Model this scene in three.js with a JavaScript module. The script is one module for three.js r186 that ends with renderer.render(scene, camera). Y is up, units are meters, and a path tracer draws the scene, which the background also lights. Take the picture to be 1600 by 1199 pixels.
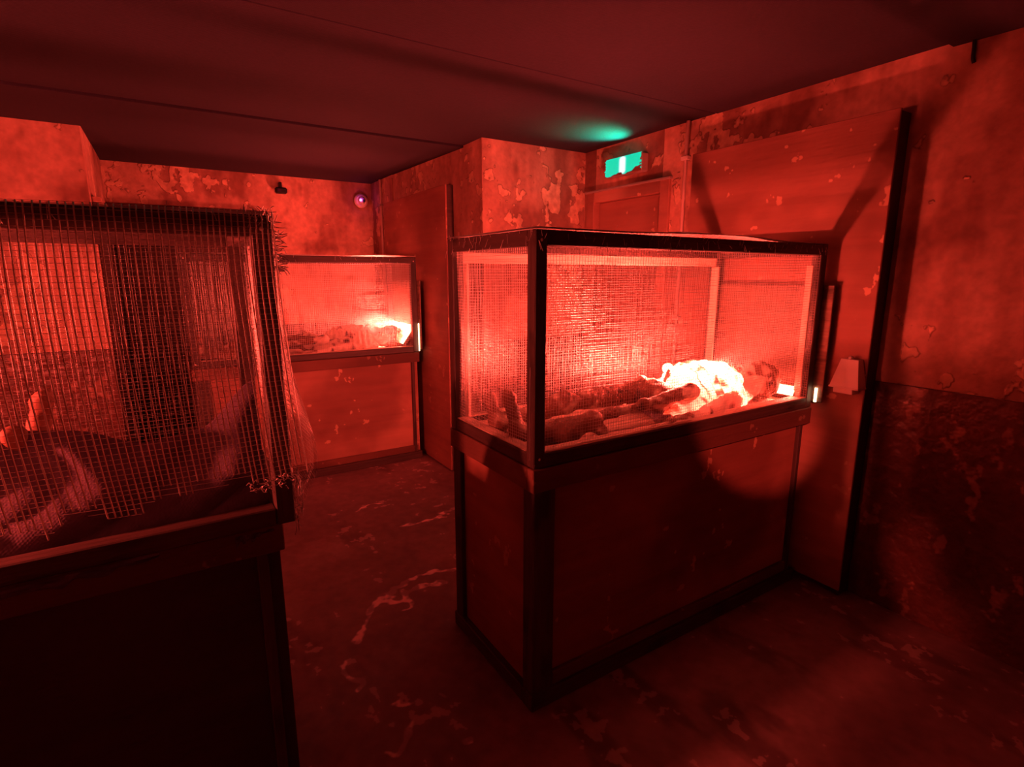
import * as THREE from 'three';
import { mergeGeometries } from 'three/addons/utils/BufferGeometryUtils.js';
import { RectAreaLightUniformsLib } from 'three/addons/lights/RectAreaLightUniformsLib.js';

// ---------------------------------------------------------------- camera, light levels, exposure
const scene = new THREE.Scene();
scene.background = new THREE.Color(0x000000);
const camera = new THREE.PerspectiveCamera(2 * Math.atan(599.5 / 846.7) * 180 / Math.PI, 1600 / 1199, 0.05, 60);
camera.position.set(0, 1.5, 0);
{
  const pitch = 0.1986, yaw = 0.5645;
  camera.lookAt(Math.sin(yaw) * Math.cos(pitch), 1.5 - Math.sin(pitch), -Math.cos(yaw) * Math.cos(pitch));
}
const renderer = new THREE.WebGLRenderer({ antialias: true });
renderer.toneMapping = THREE.LinearToneMapping;
renderer.toneMappingExposure = 1.0;
renderer.shadowMap.enabled = true;
RectAreaLightUniformsLib.init();
const RED = new THREE.Color().setRGB(1, 0.078, 0.052);          // the hot red of the lamps
const LAMP = { bulb: 6.6, chest: 13, waist: 3900, strip: 220, bulbFar: 2.1, bulbLeft: 20, bar: 300, barFar: 360, spot: 58, exitUp: 2.6, exitFace: 5 };

// ---------------------------------------------------------------- random, noise
function rng(seed) { let s = seed >>> 0; return () => { s = (s + 0x6D2B79F5) >>> 0; let t = s; t = Math.imul(t ^ (t >>> 15), t | 1); t ^= t + Math.imul(t ^ (t >>> 7), t | 61); return ((t ^ (t >>> 14)) >>> 0) / 4294967296; }; }
const R = rng(7);
function h3(x, y, z) { let h = Math.imul(x, 374761393) + Math.imul(y, 668265263) + Math.imul(z, 1274126177) | 0; h = Math.imul(h ^ (h >>> 13), 1274126177); return ((h ^ (h >>> 16)) >>> 0) / 4294967296; }
const fade = t => t * t * (3 - 2 * t);
const mod = (a, n) => ((a % n) + n) % n;
function n2(x, y, px, py, s) {                                   // tileable value noise
  const xi = Math.floor(x), yi = Math.floor(y), u = fade(x - xi), v = fade(y - yi);
  const x0 = mod(xi, px), x1 = mod(xi + 1, px), y0 = mod(yi, py), y1 = mod(yi + 1, py);
  const a = h3(x0, y0, s), b = h3(x1, y0, s), c = h3(x0, y1, s), d = h3(x1, y1, s);
  return a + (b - a) * u + (c - a) * v + (a - b - c + d) * u * v;
}
function fbm(u, v, fx, fy, oct, s) { let a = 0.5, t = 0, w = 0; for (let i = 0; i < oct; i++) { t += a * n2(u * fx, v * fy, fx, fy, s + i); w += a; a *= 0.52; fx *= 2; fy *= 2; } return t / w; }
function n3(x, y, z, s = 0) {
  const xi = Math.floor(x), yi = Math.floor(y), zi = Math.floor(z), u = fade(x - xi), v = fade(y - yi), w = fade(z - zi);
  const g = (i, j, k) => h3(xi + i, yi + j, (zi + k) * 57 + s);
  const l = (a, b, t) => a + (b - a) * t;
  return l(l(l(g(0, 0, 0), g(1, 0, 0), u), l(g(0, 1, 0), g(1, 1, 0), u), v), l(l(g(0, 0, 1), g(1, 0, 1), u), l(g(0, 1, 1), g(1, 1, 1), u), v), w) * 2 - 1;
}
const clamp = (x, a = 0, b = 1) => Math.min(b, Math.max(a, x));
const sstep = (a, b, x) => fade(clamp((x - a) / (b - a)));
const mix = (a, b, t) => a + (b - a) * t;
const mix3 = (a, b, t) => [mix(a[0], b[0], t), mix(a[1], b[1], t), mix(a[2], b[2], t)];

// ---------------------------------------------------------------- textures
function tex(w, h, metres, fn, srgb, wrap = true) {              // fn(u, v) -> [r, g, b] sRGB 0..1, or a number
  const d = new Uint8Array(w * h * 4);
  for (let j = 0; j < h; j++) for (let i = 0; i < w; i++) {
    const c = fn((i + 0.5) / w, (j + 0.5) / h), k = (j * w + i) * 4, a = typeof c === 'number';
    d[k] = 255 * clamp(a ? c : c[0]); d[k + 1] = 255 * clamp(a ? c : c[1]); d[k + 2] = 255 * clamp(a ? c : c[2]); d[k + 3] = 255;
  }
  const t = new THREE.DataTexture(d, w, h);
  t.wrapS = t.wrapT = wrap ? THREE.RepeatWrapping : THREE.ClampToEdgeWrapping;
  t.magFilter = THREE.LinearFilter; t.minFilter = THREE.LinearMipmapLinearFilter; t.generateMipmaps = true;
  if (srgb) t.colorSpace = THREE.SRGBColorSpace;
  if (metres) t.repeat.set(1 / metres[0], 1 / metres[1]);
  t.needsUpdate = true; return t;
}
// old distressed plaster: blotches, vertical runs, flaked patches with hard edges
const flake = (u, v) => {
  const big = fbm(u, v, 5, 4, 3, 11), fine = fbm(u, v, 34, 34, 4, 17), run = fbm(u, v, 60, 16, 3, 19);
  return sstep(0.0, 0.03, big * 0.55 + fine * 0.5 + run * 0.14 - 0.705);
};
const plasterMap = tex(1024, 1024, [2.6, 2.6], (u, v) => {
  const blot = fbm(u, v, 5, 4, 5, 1), run = fbm(u, v, 22, 3, 4, 2), fine = fbm(u, v, 90, 90, 3, 3), dark = fbm(u, v, 7, 5, 5, 4);
  let c = mix3([0.58, 0.42, 0.36], [0.76, 0.60, 0.52], sstep(0.3, 0.7, blot * 0.55 + run * 0.45));
  c = mix3(c, [0.37, 0.22, 0.18], sstep(0.52, 0.66, dark * 0.7 + run * 0.3) * 0.62);
  const f = flake(u, v), rim = sstep(0.02, 0.5, f) * (1 - f) * 1.2;
  c = mix3(c, [0.84, 0.70, 0.58], f * (0.45 + 0.4 * fine)); c = mix3(c, [0.3, 0.18, 0.14], rim * 0.7);
  return c.map(x => x * (0.9 + 0.2 * fine));
}, true);
const plasterBump = tex(1024, 1024, [2.6, 2.6], (u, v) => 0.45 * fbm(u, v, 60, 60, 4, 31) + 0.35 * flake(u, v) + 0.2 * fbm(u, v, 30, 8, 3, 32), false);
const dadoMap = tex(768, 768, [2.2, 2.2], (u, v) => {
  const a = fbm(u, v, 5, 5, 5, 41), b = fbm(u, v, 26, 14, 4, 42), f = fbm(u, v, 80, 80, 3, 43);
  let c = mix3([0.31, 0.17, 0.145], [0.42, 0.25, 0.2], a);
  c = mix3(c, [0.52, 0.36, 0.3], sstep(0.63, 0.68, b * 0.7 + f * 0.3));
  return c.map(x => x * (0.85 + 0.3 * f));
}, true);
const dadoBump = tex(768, 768, [2.2, 2.2], (u, v) => fbm(u, v, 70, 70, 3, 44) * 0.6 + 0.4 * fbm(u, v, 26, 14, 4, 42), false);
const panelMap = tex(1024, 1024, [2.4, 2.4], (u, v) => {          // painted plywood flats and cabinet fronts
  const a = fbm(u, v, 4, 5, 5, 51), b = fbm(u, v, 5, 50, 3, 52), s = fbm(u, v, 40, 40, 4, 53), d = fbm(u, v, 3, 3, 5, 54);
  let c = mix3([0.6, 0.42, 0.36], [0.72, 0.54, 0.46], sstep(0.3, 0.7, a));
  c = mix3(c, [0.42, 0.26, 0.22], sstep(0.5, 0.68, d) * 0.5); c = c.map(x => x * (0.92 + 0.16 * b));
  return mix3(c, [0.82, 0.68, 0.56], 0.8 * sstep(0.72, 0.74, s * 0.8 + a * 0.2));
}, true);
const panelBump = tex(512, 512, [1.2, 1.2], (u, v) => fbm(u, v, 6, 60, 4, 55) * 0.7 + 0.3 * fbm(u, v, 40, 40, 3, 56), false);
const woodMap = tex(512, 512, [1.0, 0.5], (u, v) => {
  const g = fbm(u, v, 3, 40, 4, 61), k = fbm(u, v, 5, 6, 4, 62), f = fbm(u, v, 20, 120, 2, 63);
  return [1, 1, 1].map(() => 0.62 + 0.28 * g + 0.12 * f - 0.22 * sstep(0.6, 0.75, k));
}, true);
const woodBump = tex(512, 512, [1.0, 0.5], (u, v) => fbm(u, v, 3, 40, 4, 61) * 0.6 + 0.4 * fbm(u, v, 20, 120, 2, 63), false);
const fabricMap = tex(512, 512, [1.4, 1.4], (u, v) => { const a = fbm(u, v, 4, 4, 4, 71), f = fbm(u, v, 128, 128, 2, 72); const k = 0.75 + 0.25 * a + 0.2 * (f - 0.5); return [0.143 * k, 0.092 * k, 0.17 * k]; }, true);
const fabricBump = tex(512, 512, [0.7, 0.7], (u, v) => 0.5 + 0.25 * Math.sin(u * 512) * Math.sin(v * 512) + 0.3 * (fbm(u, v, 60, 60, 3, 73) - 0.5), false);
// floor: one map over x -2.6..3, z -5.6..2.6; scraped concrete with the pale scrapes where they lie
const SCRAPES = [
  [[0.49, -2.015], [0.56, -2.1], [0.622, -2.195], [0.70, -2.25], [0.769, -2.31], [0.86, -2.33], [0.955, -2.359], [1.137, -2.376]],
  [[0.70, -2.25], [0.785, -2.268], [0.85, -2.25], [0.91, -2.253], [1.044, -2.268]], [[0.83, -2.25], [0.80, -2.169], [0.765, -2.132]],
  [[1.08, -2.9], [1.2, -2.94], [1.287, -2.934], [1.426, -2.98], [1.7, -3.06]], [[0.451, -1.896], [0.47, -1.86], [0.469, -1.817]],
  [[0.545, -1.629], [0.564, -1.583]], [[0.673, -1.583], [0.68, -1.57]], [[0.667, -1.39], [0.69, -1.38]], [[0.448, -1.484], [0.5, -1.46], [0.53, -1.47]], [[0.9, -3.3], [1.1, -3.33]],
];
const WIDE = [0.02, 0.017, 0.015, 0.022, 0.014, 0.02, 0.014, 0.02, 0.018, 0.01];
const FX0 = -2.6, FX1 = 3, FZ0 = -5.7, FZ1 = 2.6;
const scrape = (x, z) => {
  if (x < 0.2 || x > 1.9 || z < -3.6 || z > -1.2) return 0;
  const wx = x + 0.05 * n3(x * 9, 0, z * 9, 5) + 0.016 * n3(x * 34, 0, z * 34, 6), wz = z + 0.05 * n3(x * 9, 3, z * 9, 7) + 0.016 * n3(x * 34, 4, z * 34, 8);
  let best = 0;
  SCRAPES.forEach((p, i) => { for (let k = 0; k + 1 < p.length; k++) { const [ax, az] = p[k], [bx, bz] = p[k + 1], dx = bx - ax, dz = bz - az, t = clamp(((wx - ax) * dx + (wz - az) * dz) / (dx * dx + dz * dz)); const d = Math.hypot(wx - ax - t * dx, wz - az - t * dz); best = Math.max(best, 1 - sstep(WIDE[i] * 0.55, WIDE[i], d)); } });
  return best;
};
const FB = 1.4;
const floorMap = tex(1400, 2048, null, (u, v) => {
  const x = mix(FX0, FX1, u), z = mix(FZ0, FZ1, v);
  const a = fbm(u, v, 6, 9, 5, 81), f = fbm(u, v, 150, 220, 3, 82), s = fbm(u, v, 40, 24, 4, 83);
  let c = mix3([0.33, 0.26, 0.26], [0.43, 0.34, 0.335], sstep(0.3, 0.7, a));
  c = mix3(c, [0.27, 0.2, 0.2], sstep(0.56, 0.66, s * 0.6 + a * 0.4) * 0.6);
  c = mix3(c, [0.66, 0.57, 0.56], scrape(x, z) * (0.35 + 0.65 * sstep(0.35, 0.6, f)));
  if (s * 0.5 + f * 0.5 > 0.665) c = mix3(c, [0.58, 0.5, 0.48], 0.5);
  return c.map(k => FB * k * (0.88 + 0.24 * f));
}, true, false);
const floorBump = tex(1024, 1024, [2, 2], (u, v) => fbm(u, v, 12, 12, 6, 84), false);

// ---------------------------------------------------------------- materials
const std = (o) => new THREE.MeshStandardMaterial({ roughness: 0.8, metalness: 0, ...o });
const lin = (r, g, b) => new THREE.Color().setRGB(r, g, b);
const M = {
  plaster: std({ map: plasterMap, bumpMap: plasterBump, bumpScale: 0.012, roughness: 0.82 }),
  dado: std({ map: dadoMap, bumpMap: dadoBump, bumpScale: 0.01, roughness: 0.4 }),
  panel: std({ map: panelMap, bumpMap: panelBump, bumpScale: 0.003, roughness: 0.72 }),
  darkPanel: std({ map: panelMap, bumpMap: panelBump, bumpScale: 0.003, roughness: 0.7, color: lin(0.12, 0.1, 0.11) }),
  midPanel: std({ map: panelMap, bumpMap: panelBump, bumpScale: 0.003, roughness: 0.7, color: lin(0.85, 0.72, 0.72) }),
  timber: std({ map: woodMap, bumpMap: woodBump, bumpScale: 0.002, roughness: 0.55, color: lin(0.085, 0.05, 0.045) }),
  baseTimber: std({ map: woodMap, bumpMap: woodBump, bumpScale: 0.002, roughness: 0.7, color: lin(0.10, 0.06, 0.055) }),
  apron: std({ map: panelMap, bumpMap: woodBump, bumpScale: 0.002, roughness: 0.7, color: lin(0.42, 0.36, 0.36) }),
  board: std({ map: woodMap, bumpMap: woodBump, bumpScale: 0.002, roughness: 0.75, color: lin(0.95, 0.72, 0.55) }),
  wire: std({ color: lin(0.58, 0.53, 0.5), roughness: 0.4, metalness: 0.7 }),
  endBoard: std({ map: woodMap, bumpMap: woodBump, bumpScale: 0.002, roughness: 0.75, color: lin(0.33, 0.22, 0.16) }),
  strip: std({ color: lin(0.7, 0.6, 0.52), roughness: 0.3, metalness: 0.25 }),
  fabric: std({ map: fabricMap, bumpMap: fabricBump, bumpScale: 0.0015, roughness: 0.95 }),
  floor: std({ map: floorMap, bumpMap: floorBump, bumpScale: 0.006, roughness: 0.62 }),
  pipe: std({ color: lin(0.5, 0.36, 0.32), roughness: 0.5 }),
  pale: std({ color: lin(0.66, 0.58, 0.54), roughness: 0.45 }),
  paleDark: std({ color: lin(0.3, 0.24, 0.22), roughness: 0.6 }),
  black: std({ color: lin(0.012, 0.012, 0.014), roughness: 0.35 }),
  cloth: std({ map: fabricMap, color: lin(5, 6.5, 4), bumpMap: fabricBump, bumpScale: 0.001, roughness: 0.85, side: THREE.DoubleSide }),
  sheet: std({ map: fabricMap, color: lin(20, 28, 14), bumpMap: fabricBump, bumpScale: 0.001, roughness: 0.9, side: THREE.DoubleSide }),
  flesh: std({ vertexColors: true, roughness: 0.7 }),
  skin: new THREE.MeshPhysicalMaterial({ vertexColors: true, roughness: 1, transmission: 0.5, thickness: 0, side: THREE.DoubleSide }),
  hair: std({ color: lin(0.16, 0.075, 0.03), roughness: 0.75 }),
  lampCase: std({ color: lin(0.1, 0.08, 0.08), roughness: 0.5 }),
  glow: new THREE.MeshStandardMaterial({ color: 0x000000, emissive: lin(1, 0.55, 0.3), emissiveIntensity: 6 }),
};

// ---------------------------------------------------------------- geometry
function geo(pos, uv, idx) { const g = new THREE.BufferGeometry(); g.setAttribute('position', new THREE.Float32BufferAttribute(pos, 3)); g.setAttribute('uv', new THREE.Float32BufferAttribute(uv, 2)); if (idx) g.setIndex(idx); return g; }
// chamfered box from corner to corner, uv in metres with u along its longest side
function box(x0, y0, z0, x1, y1, z1, r = 0.003, upright = false) {
  const c = [(x0 + x1) / 2, (y0 + y1) / 2, (z0 + z1) / 2], h = [Math.abs(x1 - x0) / 2, Math.abs(y1 - y0) / 2, Math.abs(z1 - z0) / 2];
  r = Math.min(r, ...h.map(k => k * 0.45));
  const V = (s, a) => s.map((k, i) => c[i] + k * (i === a ? h[i] : h[i] - r));
  const polys = [], S = [-1, 1];
  for (let a = 0; a < 3; a++) {
    const b = (a + 1) % 3, d = (a + 2) % 3;
    for (const s of S) polys.push([[-1, -1], [1, -1], [1, 1], [-1, 1]].map(([p, q]) => { const k = [0, 0, 0]; k[a] = s; k[b] = p; k[d] = q; return V(k, a); }));
    for (const s of S) for (const t of S) { const k = [0, 0, 0], l = [0, 0, 0]; k[a] = l[a] = s; k[b] = l[b] = t; k[d] = -1; l[d] = 1; polys.push([V(k, a), V(l, a), V(l, b), V(k, b)]); }
  }
  for (const i of S) for (const j of S) for (const k of S) polys.push([V([i, j, k], 0), V([i, j, k], 1), V([i, j, k], 2)]);
  const pos = [], uv = [], nor = [], ou = R() * 3, ov = R() * 3, n = new THREE.Vector3(), e = new THREE.Vector3(), long = h.indexOf(Math.max(...h));
  for (const p of polys) {
    n.set(p[1][0] - p[0][0], p[1][1] - p[0][1], p[1][2] - p[0][2]).cross(e.set(p[2][0] - p[0][0], p[2][1] - p[0][1], p[2][2] - p[0][2])).normalize();
    let q = p;
    if (n.x * (p[0][0] - c[0]) + n.y * (p[0][1] - c[1]) + n.z * (p[0][2] - c[2]) < 0) { q = [...p].reverse(); n.negate(); }
    const an = [Math.abs(n.x), Math.abs(n.y), Math.abs(n.z)], dom = an.indexOf(Math.max(...an));
    let ax = [0, 1, 2].filter(k => k !== dom);
    if (upright) { if (ax[0] === 1) ax = [ax[1], ax[0]]; } else if (ax[1] === long) ax = [ax[1], ax[0]];
    for (let k = 1; k + 1 < q.length; k++) for (const w of [q[0], q[k], q[k + 1]]) { pos.push(...w); nor.push(n.x, n.y, n.z); uv.push(w[ax[0]] + ou, w[ax[1]] + ov); }
  }
  const g = geo(pos, uv); g.setAttribute('normal', new THREE.Float32BufferAttribute(nor, 3)); return g;
}
function tube(points, r, sides = 8, closed = false) { const c = new THREE.CatmullRomCurve3(points.map(p => new THREE.Vector3(...p))); return new THREE.TubeGeometry(c, Math.max(4, points.length * 5), r, sides, closed); }
const taken = {};
function numbered(name) { const n = taken[name] = (taken[name] ?? -1) + 1; return n ? name + '_' + String(n).padStart(3, '0') : name; }
function part(name, g, m, parent) {
  const o = new THREE.Mesh(Array.isArray(g) ? mergeGeometries(g.map(k => { const t = k.index ? k.toNonIndexed() : k; for (const a of Object.keys(t.attributes)) if (!['position', 'normal', 'uv'].includes(a)) t.deleteAttribute(a); return t; })) : g, m);
  o.name = name; o.castShadow = o.receiveShadow = true; parent.add(o); return o;
}
function thing(name, label, category, group) { const o = new THREE.Group(); o.name = numbered(name); o.userData = { label, category }; if (group) o.userData.group = group; scene.add(o); return o; }
function struct(name) { const o = new THREE.Group(); o.name = name; o.userData = { kind: 'structure' }; scene.add(o); return o; }
function relocate(o, x, y, z) { o.position.set(x, y, z); for (const c of o.children) { c.geometry.translate(-x, -y, -z); } }   // sets a group's origin at its base

// ---------------------------------------------------------------- the room
const CEIL = 2.36, XW = 2.65, ZB = -5.4, XP = 1.8, ZP = -3.2, ZA = -4.2, XA = -0.31, DADO = 1.045;
{
  const f = struct('floor');
  const g = box(FX0, -0.12, FZ0, FX1, 0, FZ1, 0.001), p = g.attributes.position, uv = g.attributes.uv;
  for (let i = 0; i < p.count; i++) uv.setXY(i, (p.getX(i) - FX0) / (FX1 - FX0), (p.getZ(i) - FZ0) / (FZ1 - FZ0));
  M.floor.bumpMap.repeat.set(2.8, 4.1);
  part('floor_slab', g, M.floor, f);
  const c = struct('ceiling');
  part('ceiling_slab', box(-2.7, CEIL + 0.05, -5.6, 2.8, CEIL + 0.2, 2.7, 0.002), M.fabric, c);
  const seams = [-5.45, -4.8, -3.45, -2.1, -1.035, 0.05, 1.15, 2.55], drop = [0, 0.004, 0.012, 0, 0.006, 0.002, 0.008];
  for (let k = 0; k + 1 < seams.length; k++) {                      // boards covered in black cloth, each a little differently hung
    const g = box(-2.62, CEIL - drop[k], seams[k] + 0.004, 2.7, CEIL + 0.05, seams[k + 1] - 0.004, 0.003), q = g.attributes.position;
    for (let i = 0; i < q.count; i++) if (q.getY(i) < CEIL + 0.02) q.setY(i, q.getY(i) + ((q.getZ(i) - seams[k]) / (seams[k + 1] - seams[k])) * [0, -0.02, 0.014, 0.008, -0.012, 0, 0][k]);
    g.computeVertexNormals(); part('ceiling_panel', g, M.fabric, c);
  }
  const back = struct('wall_back');
  part('wall_body', box(XA - 0.05, 0, ZB - 0.15, XP + 0.05, CEIL + 0.05, ZB, 0.002, true), M.plaster, back);
  part('dado_panel', box(XA, 0, ZB, XP, DADO, ZB + 0.012, 0.003, true), M.dado, back);
  const right = struct('wall_right');
  // the right wall has the doorway z -3.08..-2.465 cut out of it
  part('wall_body', [box(XW, 0, -2.465, XW + 0.15, CEIL + 0.05, 2.6, 0.002, true), box(XW, 2.0, -3.08, XW + 0.15, CEIL + 0.05, -2.465, 0.001, true), box(XW, 0, ZP - 0.02, XW + 0.15, CEIL + 0.05, -3.08, 0.002, true)], M.plaster, right);
  part('dado_panel', box(XW - 0.012, 0, -1.139, XW, DADO - 0.01, 2.5, 0.003, true), M.dado, right);
  const pil = struct('wall_pillar');
  part('wall_body', box(XP, 0, ZB - 0.15, XW + 0.15, CEIL + 0.05, ZP, 0.004, true), M.plaster, pil);
  part('dado_panel', box(XP, 0, ZP, XW, DADO + 0.01, ZP + 0.012, 0.003, true), M.dado, pil);
  part('corner_batten', box(XP - 0.012, 2.12, -4.86, XP, 2.33, -4.80, 0.003, true), M.panel, pil);
  const al = struct('wall_left_alcove');
  part('wall_body', box(-2.6, 0, ZB - 0.15, XA, CEIL + 0.05, ZA, 0.006, true), M.plaster, al);
  part('dado_panel', box(-2.6, 0, ZA, XA, DADO, ZA + 0.012, 0.003, true), M.dado, al);
  part('side_ledge', box(XA, 1.93, ZB + 0.02, XA + 0.05, 1.96, ZA - 0.03, 0.003), M.panel, al);
  part('side_panel', box(XA, 0.0, ZB + 0.02, XA + 0.02, 1.93, ZA - 0.03, 0.003, true), M.darkPanel, al);  // dark sheet added for the shade low on this side face
  const lf = struct('wall_left'); part('wall_body', box(-2.75, 0, ZA, -2.6, CEIL + 0.05, 2.6, 0.002, true), M.plaster, lf);
  part('dado_panel', box(-2.6, 0, ZA + 0.012, -2.588, DADO, 2.45, 0.003, true), M.dado, lf);
  const fr = struct('wall_front'); part('wall_body', box(-2.75, 0, 2.45, 2.8, CEIL + 0.05, 2.6, 0.002, true), M.plaster, fr);
}
{ // exit door in the right wall
  const d = struct('door_1');
  const leaf = part('door_leaf', box(XW + 0.035, 0.005, -3.078, XW + 0.075, 1.995, -2.467, 0.003, true), M.panel, d);
  part('door_frame', [box(XW - 0.018, 0, -3.155, XW + 0.04, 2.07, -3.078, 0.004, true), box(XW - 0.018, 0, -2.467, XW + 0.04, 2.07, -2.39, 0.004, true), box(XW - 0.018, 1.995, -3.078, XW + 0.04, 2.07, -2.467, 0.004)], M.panel, d);
  part('door_frame_bead', [box(XW - 0.03, 2.062, -3.165, XW, 2.078, -2.38, 0.003)], M.paleDark, d);
  const hnd = part('door_handle', [tube([[XW + 0.035, 1.02, -2.53], [XW - 0.01, 1.02, -2.53], [XW - 0.015, 1.02, -2.56], [XW - 0.015, 1.02, -2.64]], 0.009), box(XW + 0.028, 0.94, -2.55, XW + 0.036, 1.10, -2.51)], M.pale, leaf);
  hnd.userData.label = 'pale lever handle';
  // leaf and frame: dark boards added for the shade on the back wall
  const e = struct('shade_panel_2');
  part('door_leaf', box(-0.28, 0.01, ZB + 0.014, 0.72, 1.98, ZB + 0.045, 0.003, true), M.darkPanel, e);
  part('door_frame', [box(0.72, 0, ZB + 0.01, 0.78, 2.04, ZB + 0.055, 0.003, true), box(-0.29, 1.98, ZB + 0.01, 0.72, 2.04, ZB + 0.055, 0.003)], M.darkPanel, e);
}

// ---------------------------------------------------------------- cages
// one wire net: wires along U (w metres) and V (h metres) from an origin, pushed about by bend(u, v) -> [x, y, z]
function net(o, U, V, w, h, su, sv, ru, rv, bend, seed, keep) {
  const rr = rng(seed), pos = [], uv = [], idx = [];
  const N = new THREE.Vector3(...U).cross(new THREE.Vector3(...V)).normalize();
  const at = (u, v) => { const b = bend(u, v); return [0, 1, 2].map(k => o[k] + U[k] * u + V[k] * v + b[k]); };
  const wire = (fn, n, r, A) => {
    let last = -1;
    for (let i = 0; i <= n; i++) {
      const t = fn(i / n);
      if (!t) { last = -1; continue; }
      const p = at(t[0], t[1]), base = pos.length / 3;
      for (let s = 0; s < 3; s++) { const a = s * 2.0944, ca = Math.cos(a) * r, sa = Math.sin(a) * r; pos.push(p[0] + A[0] * ca + N.x * sa, p[1] + A[1] * ca + N.y * sa, p[2] + A[2] * ca + N.z * sa); uv.push(t[0], t[1]); }
      if (last >= 0) for (let s = 0; s < 3; s++) { const q = (s + 1) % 3; idx.push(last + s, base + s, base + q, last + s, base + q, last + q); }
      last = base;
    }
  };
  const nu = Math.round(w / su), nv = Math.round(h / sv);
  for (let i = 0; i <= nu; i++) { const u0 = i * w / nu, ph = rr() * 6, j = (rr() - 0.5) * su * 0.16; wire(t => (!keep || keep(u0, t * h)) ? [u0 + j + Math.sin(t * 5 + ph) * su * 0.06, t * h] : null, Math.ceil(h / 0.028), rv, U); }
  for (let i = 0; i <= nv; i++) { const v0 = i * h / nv, ph = rr() * 6, j = (rr() - 0.5) * sv * 0.16; wire(t => (!keep || keep(t * w, v0)) ? [t * w, v0 + j + Math.sin(t * 9 + ph) * sv * 0.08] : null, Math.ceil(w / 0.028), ru, V); }
  const g = geo(pos, uv, idx); g.computeVertexNormals(); return g;
}
const CL = 1.58, CD = 0.59, CH = 1.63, RB = 0.892, RT = 0.937, PW = 0.044;   // length, depth, height, bottom rail, post width
// origin: the front left corner at the floor; +x along the front, -z to the back
function plinth(name, label, x, z, opt = {}) {
  const L = opt.length ?? CL, t = thing(name, label, 'cabinet'), i = opt.inset ?? 0;
  const X0 = x + i, X1 = x + L - i, Z0 = z - i, Z1 = z - CD + i;
  const pm = opt.panel ?? M.midPanel;
  part('front_panel', box(X0 + 0.03, 0.06, Z0 - 0.045, X1 - 0.01, 0.81, Z0 - 0.022, 0.002, true), pm, t);
  part('back_panel', box(X0 + 0.03, 0.06, Z1 + 0.012, X1 - 0.03, 0.81, Z1 + 0.03, 0.002, true), pm, t);
  part('side_panel', box(X0 + 0.022, 0.06, Z1 + 0.03, X0 + 0.045, 0.81, Z0 - 0.03, 0.002, true), pm, t);
  part('side_panel', box(X1 - 0.03, 0.06, Z1 + 0.03, X1 - 0.008, 0.81, Z0 - 0.03, 0.002, true), pm, t);
  for (const [px, pz] of [[X0, Z0 - 0.07], [X1 - 0.07, Z0 - 0.07], [X0, Z1], [X1 - 0.07, Z1]]) part('leg', box(px + 0.004, 0.05, pz + 0.004, px + (px < x + 0.5 ? 0.092 : 0.03), 0.812, pz + 0.066, 0.003), M.baseTimber, t);
  part('base_rail', box(X0 - 0.004, 0, Z0 - 0.06, X1, 0.062, Z0 + 0.006, 0.004), M.baseTimber, t);
  part('skirting', box(X0 + 0.092, 0.062, Z0 - 0.03, X1 - 0.03, 0.115, Z0 - 0.006, 0.004), M.apron, t);
  part('base_rail', box(X0 - 0.004, 0, Z1, X0 + 0.06, 0.062, Z0 - 0.06, 0.004), M.baseTimber, t);
  part('apron', box(X0 - 0.006, 0.812, Z0 - 0.03, X1, RB - 0.002, Z0 + 0.006, 0.003), M.apron, t);
  part('apron', box(X0 - 0.006, 0.812, Z1, X0 + 0.03, RB - 0.002, Z0 - 0.03, 0.003), M.apron, t);
  part('apron', box(X1 - 0.03, 0.812, Z1, X1, RB - 0.002, Z0 - 0.03, 0.003), M.apron, t);
  part('top', box(X0 + 0.03, RB - 0.03, Z1, X1 - 0.03, RB - 0.002, Z0 - 0.03, 0.002), M.board, t);
  relocate(t, x + L / 2, 0, z - CD / 2);
  return t;
}
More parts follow.
